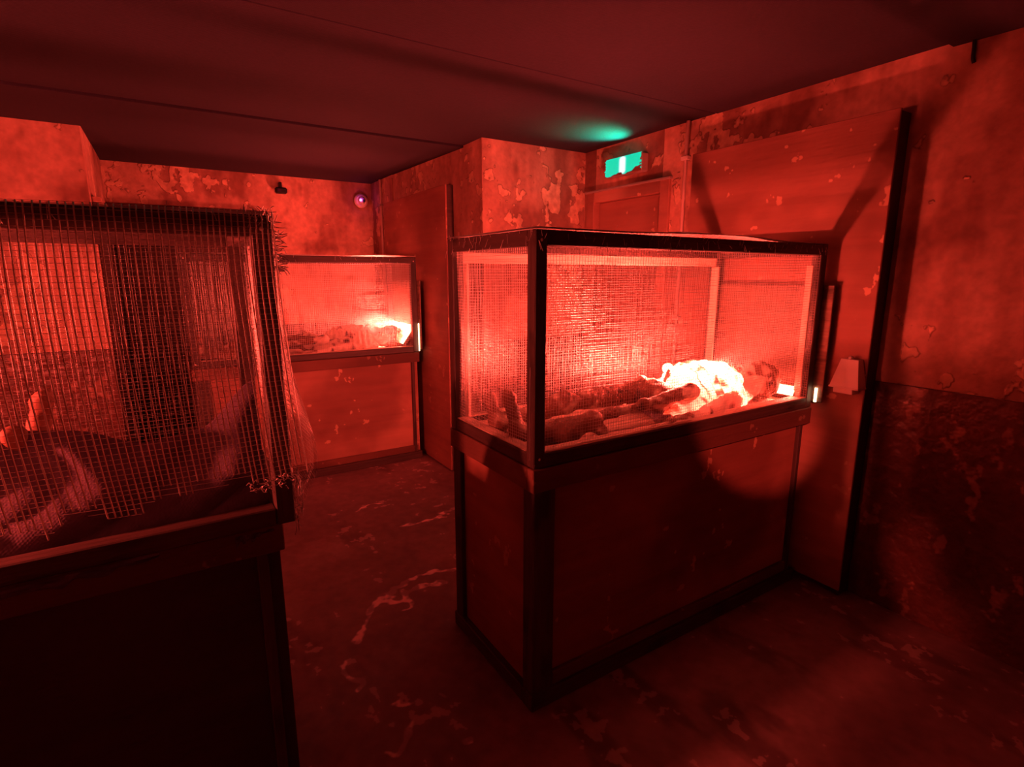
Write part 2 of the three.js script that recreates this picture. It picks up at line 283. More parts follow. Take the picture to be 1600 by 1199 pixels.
function cage(name, label, x, z, opt = {}) {
  const L = opt.length ?? CL, t = thing(name, label, 'cage'), x1 = x + L, zb = z - CD, P = PW, tm = M.timber;
  // rails
  for (const [y0, y1] of [[RB, RT], [CH - 0.047, CH]]) {
    const nm = y0 < 1 ? 'bottom_rail' : 'top_rail';
    part(nm, box(x + P, y0, z - P, x1 - P, y1, z), tm, t); part(nm, box(x + P, y0, zb, x1 - P, y1, zb + P), tm, t);
    part(nm, box(x, y0, zb + P, x + P, y1, z - P), tm, t); part(nm, box(x1 - P, y0, zb + P, x1, y1, z - P), tm, t);
  }
  for (const px of [x, x1 - P]) for (const pz of [z - P, zb]) part('post', box(px, RB, pz, px + P, CH, pz + P), tm, t);
  if (opt.lip !== false) part('lit_rail_face', [box(x + P, CH - 0.088, zb + P - 0.012, x1 - P, CH - 0.047, zb + P, 0.002)], M.board, t).userData.label = 'pale board added for the lit inner face of the back top rail';  // pale board puts the lamp-lit look of the rail into its colour
  if (opt.sill !== false) part('sill', [box(x + P, RT, z - P - 0.012, x1 - P, RT + 0.003, z - 0.006, 0.001), box(x + 0.006, RT, zb + P, x + P + 0.012, RT + 0.003, z - P - 0.012, 0.001), box(x + P, RT, zb + 0.006, x1 - P, RT + 0.003, zb + P + 0.012, 0.001)], M.board, t).userData.label = 'pale strip on top of the bottom rails';
  if (opt.lip !== false) for (const b of [[x1 - P - 0.013, zb + P - 0.02, x1 - P - 0.001, zb + P + 0.022], [x1 - P - 0.013, z - P - 0.014, x1 - P - 0.001, z - P + 0.016], [x + P + 0.001, zb + P - 0.014, x + P + 0.013, zb + P + 0.022]]) part('lit_post_face', box(b[0], RT + 0.004, b[1], b[2], CH - 0.09, b[3], 0.002), M.board, t);  // lighter wood strips, pale to stand for the lit inner post faces
  part('deck', box(x + P, RB + 0.003, zb + P, x1 - P, RB + 0.021, z - P, 0.002), M.board, t);
  for (const [bx, by, bz] of [[x + P / 2, CH - 0.03, z], [x + P / 2, RB + 0.03, z], [x1 - P / 2, CH - 0.03, z]]) { const s = new THREE.SphereGeometry(0.005, 8, 6); s.scale(1, 1, 0.5); s.translate(bx, by, bz); part('screw', s, M.pale, t); }
  if (opt.endBoard) {
    const b = part('end_board', box(x1 + 0.001, RT - 0.02, zb + 0.0, x1 + 0.012, 1.453, z + 0.045, 0.002, true), M.endBoard, t);
    b.userData.label = 'pale board standing against the lamp end';
  }
  const su = opt.su ?? 0.0115, sv = opt.sv ?? 0.0112, rw = opt.rw ?? 0.00072, ru = opt.ru ?? rw, seed = opt.seed ?? 1;
  const n3b = (a, u, v, k) => a * n3(u * 2.3, v * 3, k, seed);
  const stuff = (nm, g, m = M.wire) => { const o = part(nm, g, m, t); o.userData.kind = 'stuff'; return o; };
  const e = 0.004, ni = opt.netIn ?? 0.03, top = CH - 0.006, H = top - RT + 0.028;
  stuff('front_net', net([x + 0.004, RT - 0.022, z + e - ni], [1, 0, 0], [0, 1, 0], L - 0.008, H, opt.suFront ?? su, sv, opt.ruFront ?? ru, opt.rvFront ?? rw, opt.bendFront ?? ((u, v) => [0.006 * n3(u * 4, v * 4, 1, seed), 0.012 * n3(u * 1.6, v * 2, 2, seed), 0.004 + 0.005 * n3(u * 3, v * 3, 3, seed)]), seed + 1, opt.keepFront), opt.frontMat ?? M.wire);
  stuff('back_net', net([x + 0.004, RT, zb - e + ni], [1, 0, 0], [0, 1, 0], L - 0.008, H - 0.022, su, sv, ru, rw, (u, v) => [0, 0.012 * n3(u * 1.6, v * 2, 5, seed), -0.004 - 0.005 * n3(u * 3, v * 3, 6, seed)], seed + 2));
  stuff('side_net', net([x - e + ni, RT - 0.022, z - 0.004], [0, 0, -1], [0, 1, 0], CD - 0.008, H, su, sv, ru, rw, (u, v) => [-0.004 - n3b(0.006, u, v, 7) - 0.012 * Math.sin(clamp(u / CD) * 3.14) * (1 - v / H), 0.01 * n3(u * 2, v * 2, 8, seed), 0], seed + 3));
  if (opt.rightNet !== false) stuff('side_net', net([x1 + (opt.endBoard ? -P - 0.002 : e), RT - 0.022, z - 0.004], [0, 0, -1], [0, 1, 0], CD - 0.008, H, su, sv, ru, rw, opt.bendRight ?? ((u, v) => [0, 0.01 * n3(u * 2, v * 2, 9, seed), 0]), seed + 4));
  stuff('top_net', net([x, CH + 0.002, z], [1, 0, 0], [0, 0, -1], L, CD, su, sv, ru, rw, (u, v) => [0, 0.006 + 0.006 * n3(u * 3, v * 3, 10, seed) + (opt.bump ? opt.bump(u, v) : 0), 0], seed + 5));
  // the net's cut ends folded over the front and side beams
  const rr = rng(seed + 9), ends = [];
  for (let k = 0; k < (opt.ends ?? 60); k++) {
    const along = rr(), onSide = rr() < 0.25, y = CH - 0.004 - rr() * 0.04, l = 0.01 + rr() * 0.022, lean = (rr() - 0.5) * 0.02;
    const p = onSide ? [x - 0.004, y, zb + along * CD] : [x + along * L, y, z + 0.005], q = onSide ? [p[0] - 0.003 - rr() * 0.006, y + (rr() < 0.5 ? l : -l), p[2] + lean] : [p[0] + lean, y + (rr() < 0.5 ? l : -l), p[2] + 0.003 + rr() * 0.006];
    ends.push(new THREE.TubeGeometry(new THREE.LineCurve3(new THREE.Vector3(...p), new THREE.Vector3(...q)), 1, 0.0008, 3));
  }
  stuff('loose_wire', [...ends, ...(opt.frayed ?? [])]);
  relocate(t, x + L / 2, RB, z - CD / 2);
  return t;
}
const MAIN = [0.93, -1.34], FAR = [0.10, -4.05], LEFT = [-1.90, -1.36], LL = 2.12;
plinth('cabinet', 'dark framed stained cabinet in the middle, under the glowing cage with the bright corpse', ...MAIN);
cage('wire_cage', 'dark timber cage of fine wire net in the middle, with the glowing corpse inside', ...MAIN, {
  endBoard: true, seed: 21, bump: (u, v) => 0.035 * Math.exp(-(((u - 0.95) / 0.22) ** 2 + ((v - 0.3) / 0.2) ** 2)), ends: 110,
});
plinth('cabinet', 'far reddish cabinet against the pillar at the back of the room, under the smallest cage', ...FAR, { panel: M.panel });
cage('wire_cage', 'far wire net cage at the back, with a smoky yellow glow at its right end', ...FAR, { endBoard: true, lip: false, seed: 41, ends: 30, su: 0.0135, sv: 0.0135, rw: 0.001 });
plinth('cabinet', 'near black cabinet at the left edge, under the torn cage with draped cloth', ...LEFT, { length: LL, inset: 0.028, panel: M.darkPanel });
{
  const frayed = [], rr = rng(77), x1 = LEFT[0] + LL, z = LEFT[1];
  const hair = (p, q, s, r = 0.0011) => { const m = p.map((k, i) => (k + q[i]) / 2 + (rr() - 0.5) * s); frayed.push(tube([p, m, q], r, 3)); };
  for (let k = 0; k < 46; k++) { const a = rr() * 6.28, b = rr(); const p = [x1 - 0.05 + rr() * 0.055, CH - rr() * 0.03, z + 0.006 - rr() * 0.06]; hair(p, [p[0] + Math.cos(a) * 0.03 * b, p[1] + 0.012 + Math.abs(Math.sin(a)) * 0.026 * b, p[2] + (rr() - 0.3) * 0.03], 0.02); }
  for (let k = 0; k < 60; k++) { const y = CH - rr() * 0.12; const p = [x1 + 0.004, y, z - rr() * 0.08]; hair(p, [p[0] + 0.012 + rr() * 0.02, y + (rr() - 0.5) * 0.03, p[2] + (rr() - 0.5) * 0.03], 0.012); }
  for (let k = 0; k < 70; k++) { const y = 0.86 + rr() * 0.16; const p = [x1 + 0.008 + rr() * 0.03 * (y - 0.84) / 0.18, y, z - 0.02 - rr() * 0.16]; hair(p, [p[0] + (rr() - 0.4) * 0.022, y - 0.012 - rr() * 0.025, p[2] + (rr() - 0.5) * 0.02], 0.012); }
  for (let k = 0; k < 50; k++) { const p = [x1 - 0.1 + rr() * 0.1, RT + 0.085 - rr() * 0.03, z + 0.008]; hair(p, [p[0] + (rr() - 0.5) * 0.03, p[1] + (rr() - 0.5) * 0.02, p[2] + 0.01 * rr()], 0.01); }
  cage('wire_cage', 'near black cage at the left edge, its coarse net torn, sagging and bulging', ...LEFT, {
    length: LL, seed: 61, frayed, lip: false, sill: false, netIn: 0, ends: 60, suFront: 0.0118, rvFront: 0.0019, ruFront: 0.0005, sv: 0.0118, su: 0.0125, rw: 0.0004, frontMat: M.strip,
    bendFront: (u, v) => { const d = 1 - v / 0.7; return [-0.1 * d * d * sstep(2.2, 0.6, u) + 0.06 * d * d + 0.012 * n3(u * 3, v * 2, 1, 61) - 0.05 * (1 - d) * sstep(1.86, 2.12, u) * 0, 0.012 * n3(u * 2, v * 2, 2, 61), 0.006 + 0.03 * Math.sin(Math.PI * clamp(d)) * (0.5 + 0.5 * n3(u * 1.7, 0, 3, 61))]; },
    keepFront: (u, v) => v > 0.03 + 0.075 * sstep(1.3, 1.95, u) + 0.02 * n3(u * 30, 0, 0, 4) || (u > 2.0 && v > 0.1 + 0.03 * n3(u * 40, 1, 0, 5)),
    bendRight: (u, v) => [0.004 + 0.05 * Math.exp(-(((v - 0.13) / (v > 0.13 ? 0.2 : 0.085)) ** 2)) * Math.exp(-((u / 0.35) ** 2)) + 0.004 * (1 - v / 0.7), 0.015 * n3(u * 3, v * 3, 9, 61), 0.02 * n3(u * 4, v * 5, 11, 61)],
  });
}

// ---------------------------------------------------------------- dried corpses
const ELL = (p, c, r) => { const x = (p[0] - c[0]) / r[0], y = (p[1] - c[1]) / r[1], z = (p[2] - c[2]) / r[2], k = Math.hypot(x, y, z); return (k - 1) * Math.min(...r); };
const CAP = (p, a, b, ra, rb) => { const d = [b[0] - a[0], b[1] - a[1], b[2] - a[2]], t = clamp(((p[0] - a[0]) * d[0] + (p[1] - a[1]) * d[1] + (p[2] - a[2]) * d[2]) / (d[0] ** 2 + d[1] ** 2 + d[2] ** 2)); return Math.hypot(p[0] - a[0] - t * d[0], p[1] - a[1] - t * d[1], p[2] - a[2] - t * d[2]) - mix(ra, rb, t); };
const smin = (a, b, k) => { const h = Math.max(k - Math.abs(a - b), 0) / k; return Math.min(a, b) - h * h * k * 0.25; };
function surfaceNet(f, lo, hi, cell) {                               // dual mesh of f = 0, negative inside
  const n = [0, 1, 2].map(k => Math.ceil((hi[k] - lo[k]) / cell) + 1), F = new Float32Array(n[0] * n[1] * n[2]), id = (i, j, k) => (k * n[1] + j) * n[0] + i;
  for (let k = 0; k < n[2]; k++) for (let j = 0; j < n[1]; j++) for (let i = 0; i < n[0]; i++) F[id(i, j, k)] = f([lo[0] + i * cell, lo[1] + j * cell, lo[2] + k * cell]);
  const vid = new Int32Array(F.length).fill(-1), pos = [], idx = [];
  for (let k = 0; k < n[2] - 1; k++) for (let j = 0; j < n[1] - 1; j++) for (let i = 0; i < n[0] - 1; i++) {
    let s = [0, 0, 0], m = 0;
    for (let e = 0; e < 12; e++) {
      const a = e >> 2, b = (a + 1) % 3, c = (a + 2) % 3, o = [0, 0, 0]; o[b] = e & 1; o[c] = (e >> 1) & 1;
      const q = [...o]; q[a] = 1; const fa = F[id(i + o[0], j + o[1], k + o[2])], fb = F[id(i + q[0], j + q[1], k + q[2])];
      if ((fa < 0) !== (fb < 0)) { const t = fa / (fa - fb); o[a] = t; s = [s[0] + o[0], s[1] + o[1], s[2] + o[2]]; m++; }
    }
    if (m) { vid[id(i, j, k)] = pos.length / 3; pos.push(lo[0] + (i + s[0] / m) * cell, lo[1] + (j + s[1] / m) * cell, lo[2] + (k + s[2] / m) * cell); }
  }
  for (let k = 1; k < n[2] - 1; k++) for (let j = 1; j < n[1] - 1; j++) for (let i = 1; i < n[0] - 1; i++) for (let a = 0; a < 3; a++) {
    const o = [i, j, k], q = [...o]; q[a]++; const fa = F[id(...o)], fb = F[id(...q)];
    if ((fa < 0) === (fb < 0)) continue;
    const b = (a + 1) % 3, c = (a + 2) % 3, at = (x, y) => { const w = [...o]; w[b] -= x; w[c] -= y; return vid[id(...w)]; };
    const v = [at(0, 0), at(1, 0), at(1, 1), at(0, 1)]; if (v.some(x => x < 0)) continue;
    if (fa < 0) idx.push(v[0], v[1], v[2], v[0], v[2], v[3]); else idx.push(v[0], v[2], v[1], v[0], v[3], v[2]);
  }
  const g = new THREE.BufferGeometry(); g.setAttribute('position', new THREE.Float32BufferAttribute(pos, 3)); g.setIndex(idx); g.computeVertexNormals(); return g;
}
// local axes: x from the feet to the head, y up from the deck, +z to the front of the cage; x = 0 is the left end of the cage
function bodyField(p) {
  const [x, y, z] = p;
  const nz = n3(x * 22, y * 22, z * 22, 3) * 0.006 + n3(x * 60, y * 60, z * 60, 4) * 0.0035 + n3(x * 9, y * 9, z * 9, 5) * 0.005;
  let d = 9; const add = (e, k = 0.025) => { d = smin(d, e, k); };
  // near leg: upright foot, ragged shin, knee, thin thigh with a knobbed hip
  add(CAP(p, [0.075, 0.035, 0.05], [0.045, 0.165, 0.045], 0.028, 0.021)); add(CAP(p, [0.045, 0.165, 0.045], [0.035, 0.187, 0.062], 0.012, 0.008), 0.01); add(CAP(p, [0.045, 0.165, 0.045], [0.04, 0.188, 0.03], 0.011, 0.008), 0.01);
  add(CAP(p, [0.075, 0.035, 0.06], [0.22, 0.04, 0.135], 0.026, 0.042)); add(CAP(p, [0.22, 0.04, 0.135], [0.335, 0.068, 0.15], 0.042, 0.034));
  add(CAP(p, [0.31, 0.05, 0.165], [0.36, 0.03, 0.175], 0.022, 0.02), 0.015); add(CAP(p, [0.345, 0.07, 0.14], [0.6, 0.092, 0.14], 0.024, 0.021)); add(CAP(p, [0.6, 0.092, 0.14], [0.86, 0.108, 0.135], 0.021, 0.028)); add(ELL(p, [0.875, 0.108, 0.135], [0.036, 0.034, 0.034]), 0.02);
  // far leg
  add(CAP(p, [0.085, 0.035, -0.1], [0.07, 0.13, -0.135], 0.028, 0.02)); add(CAP(p, [0.085, 0.035, -0.1], [0.35, 0.085, -0.05], 0.026, 0.04)); add(ELL(p, [0.36, 0.092, -0.045], [0.043, 0.04, 0.043])); add(CAP(p, [0.36, 0.09, -0.045], [0.78, 0.085, -0.05], 0.034, 0.05));
  // pelvis, belly, chest with ribs, neck
  add(ELL(p, [0.80, 0.075, -0.03], [0.09, 0.07, 0.13])); add(CAP(p, [0.8, 0.06, -0.01], [0.88, 0.06, 0], 0.055, 0.055));
  add(CAP(p, [1.2, 0.08, 0.02], [1.3, 0.085, 0.06], 0.045, 0.04));
  // near arm and hand
  add(CAP(p, [1.12, 0.06, 0.14], [0.9, 0.03, 0.2], 0.032, 0.024)); add(CAP(p, [0.9, 0.03, 0.2], [0.74, 0.02, 0.2], 0.023, 0.018)); add(ELL(p, [0.7, 0.02, 0.2], [0.035, 0.016, 0.026]), 0.015);
  for (let k = 0; k < 4; k++) add(CAP(p, [0.68, 0.022, 0.182 + k * 0.013], [0.645 - (k === 1 ? 0.01 : 0), 0.03, 0.176 + k * 0.017], 0.008, 0.007), 0.006);
  // far arm folded so that the hand lies on the belly
  add(CAP(p, [1.12, 0.08, -0.14], [0.93, 0.06, -0.2], 0.034, 0.026)); add(CAP(p, [0.93, 0.06, -0.2], [0.82, 0.13, -0.08], 0.024, 0.018));
  for (let k = 0; k < 4; k++) add(CAP(p, [0.82, 0.135, -0.09 + k * 0.016], [0.775 - k * 0.006, 0.165 - k * 0.008, -0.075 + k * 0.022], 0.011, 0.007), 0.008);
  // head: skull, cheek, open jaw, nose ridge
  let hd = ELL(p, [1.42, 0.085, 0.085], [0.085, 0.08, 0.074]);                                    // skull
  hd = smin(hd, ELL(p, [1.335, 0.085, 0.08], [0.085, 0.062, 0.056]), 0.03);                        // face
  hd = smin(hd, CAP(p, [1.36, 0.145, 0.075], [1.43, 0.155, 0.08], 0.022, 0.026), 0.025);           // brow
  hd = smin(hd, CAP(p, [1.335, 0.15, 0.07], [1.295, 0.165, 0.062], 0.014, 0.012), 0.02);           // nose
  hd = smin(hd, CAP(p, [1.33, 0.12, 0.138], [1.39, 0.115, 0.15], 0.014, 0.012), 0.015);            // cheekbone
  hd = smin(hd, CAP(p, [1.33, 0.06, 0.12], [1.235, 0.1, 0.075], 0.024, 0.02), 0.025);              // jaw, dropped open
  hd = smin(hd, CAP(p, [1.235, 0.1, 0.07], [1.222, 0.165, 0.045], 0.024, 0.015), 0.02); hd = smin(hd, CAP(p, [1.222, 0.165, 0.045], [1.25, 0.192, 0.03], 0.013, 0.007), 0.012);
  hd = -smin(-hd, ELL(p, [1.375, 0.142, 0.125], [0.024, 0.026, 0.022]), 0.01);                     // eye socket
  hd = -smin(-hd, ELL(p, [1.375, 0.16, 0.045], [0.022, 0.026, 0.02]), 0.01);
  hd = -smin(-hd, ELL(p, [1.272, 0.145, 0.085], [0.026, 0.05, 0.034]), 0.01);                      // mouth
  hd = -smin(-hd, ELL(p, [1.33, 0.088, 0.152], [0.036, 0.018, 0.024]), 0.012);                     // sunken cheek
  d = smin(d, hd, 0.02);
  return Math.max(d + nz, -y - 0.002);
}
// the thin dried skin over the ribs, hollow, lit from within
function chestField(p) {
  const [x, y, z] = p, nz = n3(x * 22, y * 22, z * 22, 3) * 0.008 + n3(x * 60, y * 60, z * 60, 4) * 0.004 + n3(x * 9, y * 9, z * 9, 5) * 0.008;
  let d = ELL(p, [1.10, 0.088, 0.01], [0.205, 0.108, 0.155]) + 0.007 * Math.sin(x * 145 + Math.abs(z) * 25) * sstep(0.92, 1.0, x) * sstep(1.28, 1.18, x);
  d = smin(d, ELL(p, [1.02, 0.032, 0.115], [0.25, 0.05, 0.085]), 0.04);
  return Math.max(d + nz, -y - 0.001);
}
function paintBody(g) {
  const p = g.attributes.position, c = new Float32Array(p.count * 3);
  for (let i = 0; i < p.count; i++) {
    const x = p.getX(i), y = p.getY(i), z = p.getZ(i);
    const a = n3(x * 14, y * 14, z * 14, 8) * 0.6 + n3(x * 45, y * 45, z * 45, 9) * 0.4;
    const bone = [0.78, 0.68, 0.54], flesh = [0.2, 0.085, 0.05], char = [0.055, 0.028, 0.022];
    let t = x > 0.8 && x < 1.36 ? sstep(-0.35, -0.1, a) : x < 0.42 ? sstep(0.2, 0.45, a) * 0.6 : sstep(0.0, 0.3, a) * 0.7;
    let k = mix3(flesh, bone, t); if (a < -0.42) k = char;
    c.set(k, i * 3);
  }
  g.setAttribute('color', new THREE.BufferAttribute(c, 3)); return g;
}
const bodyGeo = paintBody(surfaceNet(bodyField, [-0.02, -0.015, -0.28], [1.56, 0.24, 0.27], 0.0085));
const chestGeo = paintBody(surfaceNet(chestField, [0.74, -0.015, -0.19], [1.35, 0.25, 0.24], 0.0085));
const hairGeo = surfaceNet(p => Math.max(Math.abs(ELL(p, [1.422, 0.085, 0.085], [0.091, 0.085, 0.079])) - 0.006 + 0.012 * n3(p[0] * 60, p[1] * 30, p[2] * 60, 12) + 0.006 * n3(p[0] * 20, p[1] * 20, p[2] * 20, 13), 1.41 - p[0] - 0.35 * (0.09 - p[1]) + 0.03 * n3(p[0] * 25, p[1] * 25, p[2] * 25, 14), 0.004 - p[1]), [1.3, -0.01, -0.03], [1.56, 0.22, 0.21], 0.006);
const corpse = thing('corpse', 'corpse glowing white and yellow in the middle cage, its foot upright at left', 'corpse');
part('body', bodyGeo, M.flesh, corpse);
part('rib_cage', chestGeo, M.skin, corpse).userData.label = 'pale thin skin over the ribs';
part('hair', hairGeo, M.hair, corpse).userData.label = 'matted brown hair on the crown';
const DECK = RB + 0.0225;
corpse.position.set(MAIN[0], DECK, -1.6);
{ const c = corpse.clone(); c.name = numbered('corpse'); c.userData = { ...corpse.userData, label: 'dried corpse lying in shadowy smoke inside the far cage at the back' }; c.position.set(FAR[0], DECK, FAR[1] - 0.26); scene.add(c); }
{ const c = corpse.clone(); c.name = numbered('corpse'); c.userData = { ...corpse.userData, label: 'dark corpse in the near cage, its upright foot lit orange at the left edge' }; c.position.set(-0.235, DECK + 0.115, -1.66); c.rotation.y = Math.PI; scene.add(c); }

// ---------------------------------------------------------------- cloths
function clothGeo(nu, nv, fn) {                                      // fn(u, v) -> point; two sides 1.5 mm apart
  const pos = [], uv = [], idx = [];
  for (let j = 0; j <= nv; j++) for (let i = 0; i <= nu; i++) { const p = fn(i / nu, j / nv); pos.push(...p); uv.push(p[0] + p[2], p[1] + p[2] * 0.5); }
  for (let j = 0; j < nv; j++) for (let i = 0; i < nu; i++) { const a = j * (nu + 1) + i, b = a + 1, c = a + nu + 1, d = c + 1; idx.push(a, b, d, a, d, c); }
  const g = geo(pos, uv, idx); g.computeVertexNormals(); return g;
}
{ // the sheet bunched along the front of the near cage
  const t = thing('draped_cloth', 'dark crumpled cloth bunched inside the front of the near left cage', 'cloth');
  const top = x => 1.115 + 0.045 * sstep(-0.06, -0.2, x) + 0.11 * sstep(0.04, 0.18, x) + 0.012 * Math.sin(x * 13);
  part('cloth', clothGeo(260, 90, (u, v) => {
    const x = mix(-1.8, 0.17, u), H = top(x) - 0.0;
    const s = v < 0.62 ? v / 0.62 : 1, b = v < 0.62 ? 0 : (v - 0.62) / 0.38;
    let y = mix(0.918, H, Math.pow(s, 0.85)) - b * (H - 0.93) * 0.9, z = -1.413 - 0.06 * s - 0.05 * s * s - b * 0.12;
    const f = (Math.abs(Math.sin((x * 1.0 - y * 1.1) * 15 + 2.6 * n3(x * 4, y * 5, 1, 91))) - 0.6) * 0.9 + n3(x * 10 - y * 6, y * 9, 2, 92) * 0.6 + Math.abs(n3(x * 16 + y * 12, y * 10, 3, 93)) * 0.5;
    const w = Math.sin(Math.PI * clamp(s * 0.93 + 0.05)) * 0.9 + 0.1;
    z += 0.034 * f * w - 0.022 * w; y += 0.016 * n3(x * 8, y * 8, 4, 94) * w;
    return [x, y, Math.min(z, -1.405)];
  }), M.cloth, t);
  relocate(t, -0.8, DECK, -1.5);
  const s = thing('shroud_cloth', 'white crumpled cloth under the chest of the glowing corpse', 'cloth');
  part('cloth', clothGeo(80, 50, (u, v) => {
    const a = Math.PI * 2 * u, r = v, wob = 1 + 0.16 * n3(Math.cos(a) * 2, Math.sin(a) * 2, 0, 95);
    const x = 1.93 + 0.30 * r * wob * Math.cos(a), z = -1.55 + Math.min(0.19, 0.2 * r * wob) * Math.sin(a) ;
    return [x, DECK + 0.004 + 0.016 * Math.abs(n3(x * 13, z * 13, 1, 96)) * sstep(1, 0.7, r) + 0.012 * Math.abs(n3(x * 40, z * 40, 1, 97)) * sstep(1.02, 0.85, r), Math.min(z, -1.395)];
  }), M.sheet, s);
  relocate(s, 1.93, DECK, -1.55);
  // torn scraps sticking out under the near cage's rail
  const scrap = (label, pts, h, seed) => { const t = thing('cloth_scrap', label, 'cloth'); part('cloth', clothGeo(40, 8, (u, v) => { const k = u * (pts.length - 1), i = Math.min(pts.length - 2, Math.floor(k)), f = k - i, x = mix(pts[i][0], pts[i + 1][0], f), y = mix(pts[i][1], pts[i + 1][1], f); return [x, y - v * h(u) * (0.8 + 0.5 * n3(u * 14, 0, 0, seed)), -1.356 + 0.006 + 0.006 * v + 0.006 * n3(u * 9, v * 3, 0, seed)]; }), M.cloth, t); const c = pts[Math.floor(pts.length / 2)]; relocate(t, c[0], c[1], -1.356); };
  scrap('long torn cloth edge hanging under the rail of the near left cage', [[-0.42, 0.888], [-0.3, 0.892], [-0.183, 0.893], [-0.07, 0.895]], u => 0.005 + 0.018 * Math.sin(u * 3.1), 101);
  scrap('small torn cloth flap under the rail near the corner post of the near cage', [[0.08, 0.892], [0.12, 0.89], [0.165, 0.892]], u => 0.004 + 0.024 * (1 - u), 102);
}

// ---------------------------------------------------------------- lamps
function bulb(name, label, p, I, r = 0.03) {
  const t = thing(name, label, 'lamp');
  const b = new THREE.SphereGeometry(r, 24, 16); part('bulb', b, M.glow, t);
  const s = new THREE.CylinderGeometry(r * 0.55, r * 0.6, r * 0.8, 16); s.translate(0, -r * 1.2, 0); part('socket', s, M.lampCase, t);
  t.position.set(...p);
  const l = new THREE.PointLight(RED, I, 0, 2); l.position.set(...p); l.castShadow = true; l.shadow.radius = r / 0.02; l.shadow.mapSize.set(1024, 1024); scene.add(l);
}
function barLamp(label, x, y, z0, z1, h, dir, L) {                    // a long flood lamp facing dir
  const t = thing('flood_lamp', label, 'lamp'), w = z1 - z0, c = [x, y, (z0 + z1) / 2];
  part('housing', box(-w / 2, -h / 2, -0.03, w / 2, h / 2, -0.002, 0.003), M.lampCase, t);
  part('lamp_face', box(-w / 2 + 0.004, -h / 2 + 0.004, -0.004, w / 2 - 0.004, h / 2 - 0.004, 0.001, 0.001), M.glow, t);
  t.position.set(...c); t.lookAt(c[0] + dir[0], c[1] + dir[1], c[2] + dir[2]);
  const l = new THREE.RectAreaLight(RED, L, w - 0.008, h - 0.008); const n = new THREE.Vector3(...dir).normalize();
  l.position.set(c[0] + n.x * 0.004, c[1] + n.y * 0.004, c[2] + n.z * 0.004); l.lookAt(c[0] + dir[0], c[1] + dir[1], c[2] + dir[2]); scene.add(l);
}
bulb('bare_bulb', 'white hot bulb nestled at the waist of the glowing corpse', [1.86, 1.09, -1.64], LAMP.bulb, 0.024);
bulb('bare_bulb', 'hidden hot bulb glowing inside the rib cage of the bright corpse', [MAIN[0] + 1.12, DECK + 0.085, -1.585], LAMP.chest, 0.02);
bulb('bare_bulb', 'hot bulb glowing low at the right end of the far cage', [1.55, 1.05, -4.3], LAMP.bulbFar, 0.035);
bulb('bare_bulb', 'hot bulb inside the near cage beyond the left edge of the photo', [-1.25, 1.34, -1.57], LAMP.bulbLeft);
barLamp('long white flood lamp beside the head of the glowing corpse, low at the right end', 2.452, 0.962, -1.88, -1.39, 0.056, [-0.85, 0.45, 0], LAMP.bar);
barLamp('tall white flood lamp at the right end of the far cage', 1.622, 1.03, -4.59, -4.10, 0.19, [-0.8, 0.6, 0], LAMP.barFar);
{ // narrow red spotlight hung behind the camera; it throws the patch on the front of the middle cabinet
  const t = thing('spotlight', 'small black ceiling spotlight out of view behind the camera', 'lamp'), from = [-0.6, 2.2, 0.9], to = [2.1, 0.88, -1.34];
  const c = new THREE.CylinderGeometry(0.05, 0.06, 0.16, 24, 1, true); c.rotateX(Math.PI / 2); c.translate(0, 0, -0.09); part('can', c, new THREE.MeshStandardMaterial({ color: 0x111111, roughness: 0.5, side: THREE.DoubleSide }), t);
  const f = new THREE.CircleGeometry(0.045, 24); f.translate(0, 0, -0.04); part('lens', f, M.glow, t);
  part('bracket', box(-0.01, 0.05, -0.1, 0.01, 0.16, -0.08, 0.002), M.black, t);
  t.position.set(...from); t.lookAt(...to);
  const l = new THREE.SpotLight(RED, LAMP.spot, 0, 0.088, 0.3, 2); l.position.set(...from); l.target.position.set(...to); scene.add(l, l.target); l.castShadow = true; l.shadow.radius = 1.2;
}
{ // small flood lamp propped between the corpse's hip and ribs, thrown towards the pillar and the back of the room
  const t = thing('flood_lamp', 'small flood lamp propped at the hip of the glowing corpse, turned to the back', 'lamp'), c = [1.875, 1.062, -1.66], n = new THREE.Vector3(-0.55, 0.3, -0.78).normalize(), w = 0.1, h = 0.06;
  part('housing', box(-w / 2, -h / 2, -0.014, w / 2, h / 2, -0.001, 0.003), M.lampCase, t);
  part('lamp_face', box(-w / 2 + 0.004, -h / 2 + 0.004, -0.003, w / 2 - 0.004, h / 2 - 0.004, 0.001, 0.001), M.glow, t);
  t.position.set(...c); t.lookAt(c[0] + n.x, c[1] + n.y, c[2] + n.z);
  const l = new THREE.RectAreaLight(RED, LAMP.waist, w - 0.008, h - 0.008); l.position.set(c[0] + n.x * 0.004, c[1] + n.y * 0.004, c[2] + n.z * 0.004); l.lookAt(c[0] + n.x, c[1] + n.y, c[2] + n.z); scene.add(l);
}
{ // added light strip, unseen behind the middle cage's front top rail, brightening the deck
  const t = thing('light_strip', 'thin added light strip, unseen behind the front top rail of the middle cage', 'lamp'), x0 = MAIN[0] + 0.1, x1 = MAIN[0] + CL - 0.25, z = MAIN[1] - 0.044;
  part('housing', box(x0, 1.598, z - 0.012, x1, 1.61, z - 0.0005, 0.001), M.lampCase, t); part('strip_face', box(x0 + 0.002, 1.5965, z - 0.011, x1 - 0.002, 1.599, z - 0.0015, 0.0005), M.glow, t);
  relocate(t, (x0 + x1) / 2, 1.6, z - 0.006);
  const l = new THREE.RectAreaLight(RED, LAMP.strip, x1 - x0, 0.01); l.position.set((x0 + x1) / 2, 1.595, z - 0.007); l.lookAt((x0 + x1) / 2, 1.595 - 0.3, z - 0.9); scene.add(l);
}
const glint = M.glow.clone();
